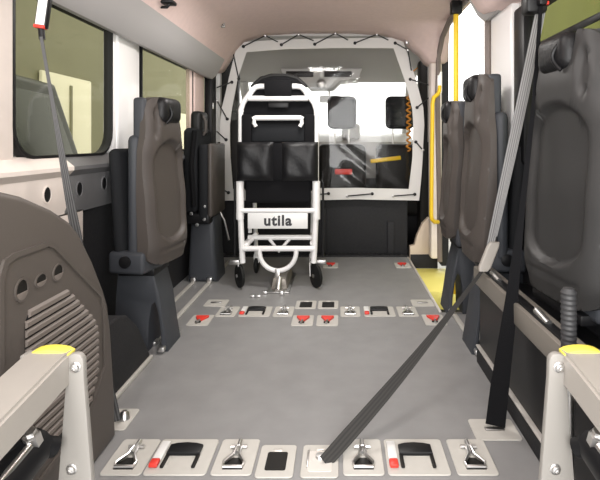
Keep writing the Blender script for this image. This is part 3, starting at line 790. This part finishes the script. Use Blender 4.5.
def buckle_plate(w_=.19, d_=.17, loc=(0, 0, 0), label=''):
    t = thing('belt_buckle_plate', label, 'floor anchor', loc, 0, GRP)
    base_plate(t, w_, d_)
    MB().prism([(-.045, -.05), (-.045, .0), (-.052, .035)] + arc(0, -.01, .075, 130, 50, 8) + [(.052, .035), (.052, .0), (.055, -.05), (.04, -.05), (.04, -.005), (-.032, -.005), (-.032, -.05)], 'z', .004, .0065).build('recess', 'plate', t)
    MB().prism([(-.052, -.004), (-.052, .038), (-.03, .046), (0, .049), (.03, .046), (.054, .038), (.054, -.004)], 'z', .006, .020, .005).build('belt_cover', 'black', t)
    for sx in (-.047, .049): MB().box(sx-.006, -.058, .005, sx+.006, .004, .013, .003).build('belt_leg', 'cabdk', t)
    MB().box(-.088, -.028, .005, -.060, .066, .012, .003).build('label_strip', 'signw', t)
    MB().box(-.088, -.058, .005, -.060, -.026, .018, .005).build('release_button', 'red', t)
    return t
def pocket_plate(w_=.115, d_=.15, loc=(0, 0, 0), label='', dark=True, mouth=(.064, .062)):
    t = thing('floor_socket', label, 'floor anchor', loc, 0, GRP)
    base_plate(t, w_, d_)
    mw, md = mouth
    MB().prism(rrect(-mw/2, -md*.75, mw/2, md*.6, .007), 'z', .004, .0068 if dark else .0062, .0006, 1).build('socket_lid', 'cabdk' if dark else 'alu', t)
    MB().box(-.014, md*.6, .005, .014, md*.6+.012, .009, .002).build('socket_tab', 'alu', t)
    if not dark:
        MB().box(-mw/2-.004, -md*.5, .005, -mw/2+.002, md*.6, .011, .002).build('guide', 'steel', t)
        MB().lathe((0, md*.2, .006), (0, 0, 1), [(0, 0), (.016, 0), (.014, .006), (0, .007)], 16).build('stud', 'steel', t)
    return t
def red_plate(w_=.115, d_=.155, loc=(0, 0, 0), label='', flip=1):
    t = thing('red_lock_plate', label, 'floor anchor', loc, 0, GRP)
    base_plate(t, w_, d_)
    MB().prism([(-.012, -.02), (.012, -.02), (.036, .03), (.036, .045), (-.036, .045), (-.036, .03)], 'z', .005, .016, .003).build('red_handle', 'red', t)
    MB().cyl((0, -.02, .012), (-.006, -.06, .012), .007, 10).build('lock_pin', 'dsteel', t)
    MB().box(-.02, -.045, .005, .012, -.03, .012, .002).build('clip', 'cabdk', t)
    return t
def blank_plate(w_=.135, d_=.13, loc=(0, 0, 0), label=''):
    t = thing('cover_plate', label, 'floor anchor', loc, 0, GRP)
    base_plate(t, w_, d_)
    MB().box(-.034, -.012, .005, .034, .006, .011, .003).build('slot', 'dsteel', t)
    return t
YN = 1.49
# nearest row, left to right
for x, f, lb in ((-.52, 'h', 'steel hook plate at left end of the front row of floor plates'),
                 (-.358, 'b', 'black belt buckle plate with red button, left one of nearest row'),
                 (-.188, 'h', 'steel hook plate right of the left red-button plate, nearest row'),
                 (-.058, 'p', 'small plate with square black socket, middle of nearest row'),
                 (.078, 's', 'pale socket plate where the diagonal strap ends on the floor'),
                 (.212, 'h', 'steel hook plate just right of the diagonal strap end'),
                 (.380, 'b', 'black belt buckle plate with red button, right one of nearest row'),
                 (.556, 'h', 'steel hook plate at right end of nearest row')):
    loc = (x, YN, 0)
    if f == 'h': hook_plate(loc=loc, label=lb)
    elif f == 'b': buckle_plate(loc=loc, label=lb)
    elif f == 'p': pocket_plate(loc=(x, YN-.02, 0), label=lb)
    else: pocket_plate(loc=(x, YN-.02, 0), label=lb, dark=False, mouth=(.075, .07))
# strap floor plates
t = blank_plate(.13, .13, (-.67, 1.69, 0), 'pale strap plate under the left grey strap by the brown panel')
MB().lathe((.035, .0, .006), (0, 0, 1), [(0, 0), (.02, 0), (.016, .02), (.008, .028), (0, .028)], 14).build('anchor_stud', 'steel', t)
blank_plate(.155, .12, (.675, 1.63, 0), 'pale strap plate under the black strap on the right')
# middle rows
for x, y, f, lb in ((-.64, 2.63, 'r', 'red lock plate at far left of middle rows'),
                    (-.52, 2.765, 'h', 'steel hook plate left of the left buckle plate, middle row'),
                    (-.354, 2.765, 'b', 'red-button buckle plate in middle row before the white chair'),
                    (-.19, 2.765, 'h', 'steel hook plate right of the left buckle plate, middle row'),
                    (-.068, 2.88, 'p', 'left one of two black-lidded sockets in middle of floor'),
                    (.068, 2.88, 'p', 'right one of two black-lidded sockets in middle of floor'),
                    (-.068, 2.625, 'r', 'red lock plate, left one of the central pair'),
                    (.070, 2.625, 'r', 'red lock plate, right one of the central pair'),
                    (.20, 2.765, 'h', 'steel hook plate left of the right buckle plate, middle row'),
                    (.37, 2.765, 'b', 'red-button buckle plate, right one of middle row'),
                    (.535, 2.765, 'h', 'steel hook plate right of the right buckle plate, middle row'),
                    (-.625, 2.91, 'c', 'blank cover plate at far left above the red lock plate'),
                    (.65, 2.91, 'c', 'blank cover plate at right near the yellow step'),
                    (.668, 2.635, 'r', 'red lock plate at right edge beside the thin strap'),
                    (.065, 3.80, 'r', 'small red lock plate at the far floor edge, left one'),
                    (.645, 3.80, 'r', 'small red lock plate at the far floor edge, right one')):
    loc = (x, y, 0)
    if f == 'h': hook_plate(.115, .16, loc, lb)
    elif f == 'b': buckle_plate(.18, .16, loc, lb)
    elif f == 'p': pocket_plate(.125, .14, loc, lb, True, (.075, .07))
    elif f == 'r': red_plate(.12, .155, loc, lb)
    else: blank_plate(.135, .12, loc, lb)

# ------------------------------------------------------------------ straps
def lerp(a, b_, k): return tuple(a[i]+(b_[i]-a[i])*k for i in range(3))
# left belt
t = thing('belt_strap', 'grey double strap hanging at the large left window', 'strap', (0, 0, 0))
A, Bq = (-.876, 1.60, 1.355), (-.655, 1.66, .012)
def pathn(a, b_, n=8, sag=(0, 0, 0)):
    return [tuple(Vector(lerp(a, b_, k/n)) + Vector(sag)*math.sin(PI*k/n)) for k in range(n+1)]
MB().band(pathn(A, Bq, 12, (-.01, 0, 0)), (1, .25, 0), [.010, .010, .012, .016, .022, .028, .032, .034, .036, .038, .038, .04, .042]).build('outer_webbing', 'webm', t)
MB().band(pathn((-.868, 1.585, 1.355), (-.7925, 1.622, .80), 7), (1, .25, 0), [.010, .010, .011, .012, .016, .02, .024, .026]).build('inner_webbing', 'webm', t)
fx = Matrix.Translation((-.872, 1.60, 1.44)) @ Matrix.Rotation(.14, 4, 'Y')
MB().box(-.017, -.012, -.05, .017, .012, .09, .008, mx=fx).build('end_fitting', 'white', t)
MB().box(-.021, -.009, -.055, .021, .015, .095, .008, mx=fx).build('fitting_rim', 'black', t)
MB().box(-.018, -.015, -.055, .018, .014, -.042, .004, mx=fx).build('red_end', 'red', t)
MB().tube([(-.878, 1.60, 1.40), (-.874, 1.60, 1.35)], .010, 10).build('swivel_hook', 'black', t)
MB().box(-1.0, 1.585, 1.545, -.90, 1.615, 1.60, .008).build('wall_bracket', 'wallw', t)
# right belts: anchor on the wall behind the window post
TOPR = (.905, 1.80, 1.50)
t = thing('belt_strap', 'long grey strap running down to pale buckle then diagonally across the floor', 'strap', (0, 0, 0))
BK = (.785, 2.02, .55)
MB().band(pathn(TOPR, BK, 8), (1, -.35, .1), .031).build('upper_webbing', 'web', t)
MB().band(pathn((.918, 1.80, 1.50), (.80, 2.0, .60), 8, (.006, 0, 0)), (1, -.35, .1), .018).build('return_webbing', 'web', t)
bk = MB().loft([[(x*s_+c[0], c[1]+y*s_, c[2]) for x, y in rrect(-.026, -.012, .026, .012, .008)] for s_, c in ((.75, (.797, 1.995, .575)), (1.0, (.790, 2.0, .555)), (1.0, (.752, 1.99, .47)), (.7, (.745, 1.985, .455)))]).build('buckle', 'arm', t)
E = (.092, 1.455, .008)
MB().band(pathn((.742, 1.985, .458), E, 10, (0, 0, -.02)), tuple((Vector(E)-Vector((.735, 1.985, .418))).cross(Vector((.27, 1.72, -.8)))), [.014, .016, .019, .023, .028, .033, .038, .042, .044, .045, .042]).build('floor_webbing', 'webd', t)  # same belt as the upper run; its shade is put into darker webbing
MB().box(.845, 1.77, 1.49, .925, 1.84, 1.64, .012).build('top_anchor', 'black', t)
MB().box(.885, 1.76, 1.515, .925, 1.772, 1.53, .004).build('red_tab', 'red', t)
t = thing('belt_strap', 'black strap dropping to the floor plate in front of the right beam', 'strap', (0, 0, 0))
MB().band([(.895, 1.765, 1.52), (.85, 1.72, 1.15), (.79, 1.68, .75), (.745, 1.655, .45), (.70, 1.645, .15), (.682, 1.64, .010)], (1, -.2, 0), [.014, .015, .02, .042, .062, .066]).build('webbing', 'blackf', t)
MB().box(.88, 1.74, 1.51, .91, 1.768, 1.55, .006).build('wall_anchor', 'black', t)

# ------------------------------------------------------------------ ceiling fittings
t = thing('ceiling_hook', 'black hook fitting at the top left of headliner', 'hook', (-.80, 2.5, 1.752))
MB().box(-.045, -.04, -.02, .06, .04, .0, .006).build('fitting_plate', 'black', t)
MB().tube([(-.03, 0, -.015), (-.02, 0, -.035), (.02, 0, -.035), (.04, 0, -.012)], .008, 8).build('hook_bar', 'black', t)
for x, y, z, lb in ((-.715, 3.42, 1.868, 'small brown clip on the left side of headliner'), (.71, 4.0, 1.87, 'small dark clip on headliner above curtain right corner')):
    tag(MB().box(x-.012, y-.012, z-.035, x+.018, y+.012, z+.012, .005).tube([(x, y-.012, z-.01), (x+.015, y-.03, z-.03)], .006, 8).build('headliner_clip', 'dsteel'), lb, 'clip', 'headliner clips')
# boxes added over the unseen fill lights (above the frame)
for y in (1.2, 2.75):
    t = thing('added_light_box', 'flat box added on the van ceiling over a fill light', 'lamp', (0, y, 1.93), 0, 'added fill light boxes')
    MB().box(-.27, -.14, -.03, .27, .14, .02, .01).build('light_box_shell', 'white', t)
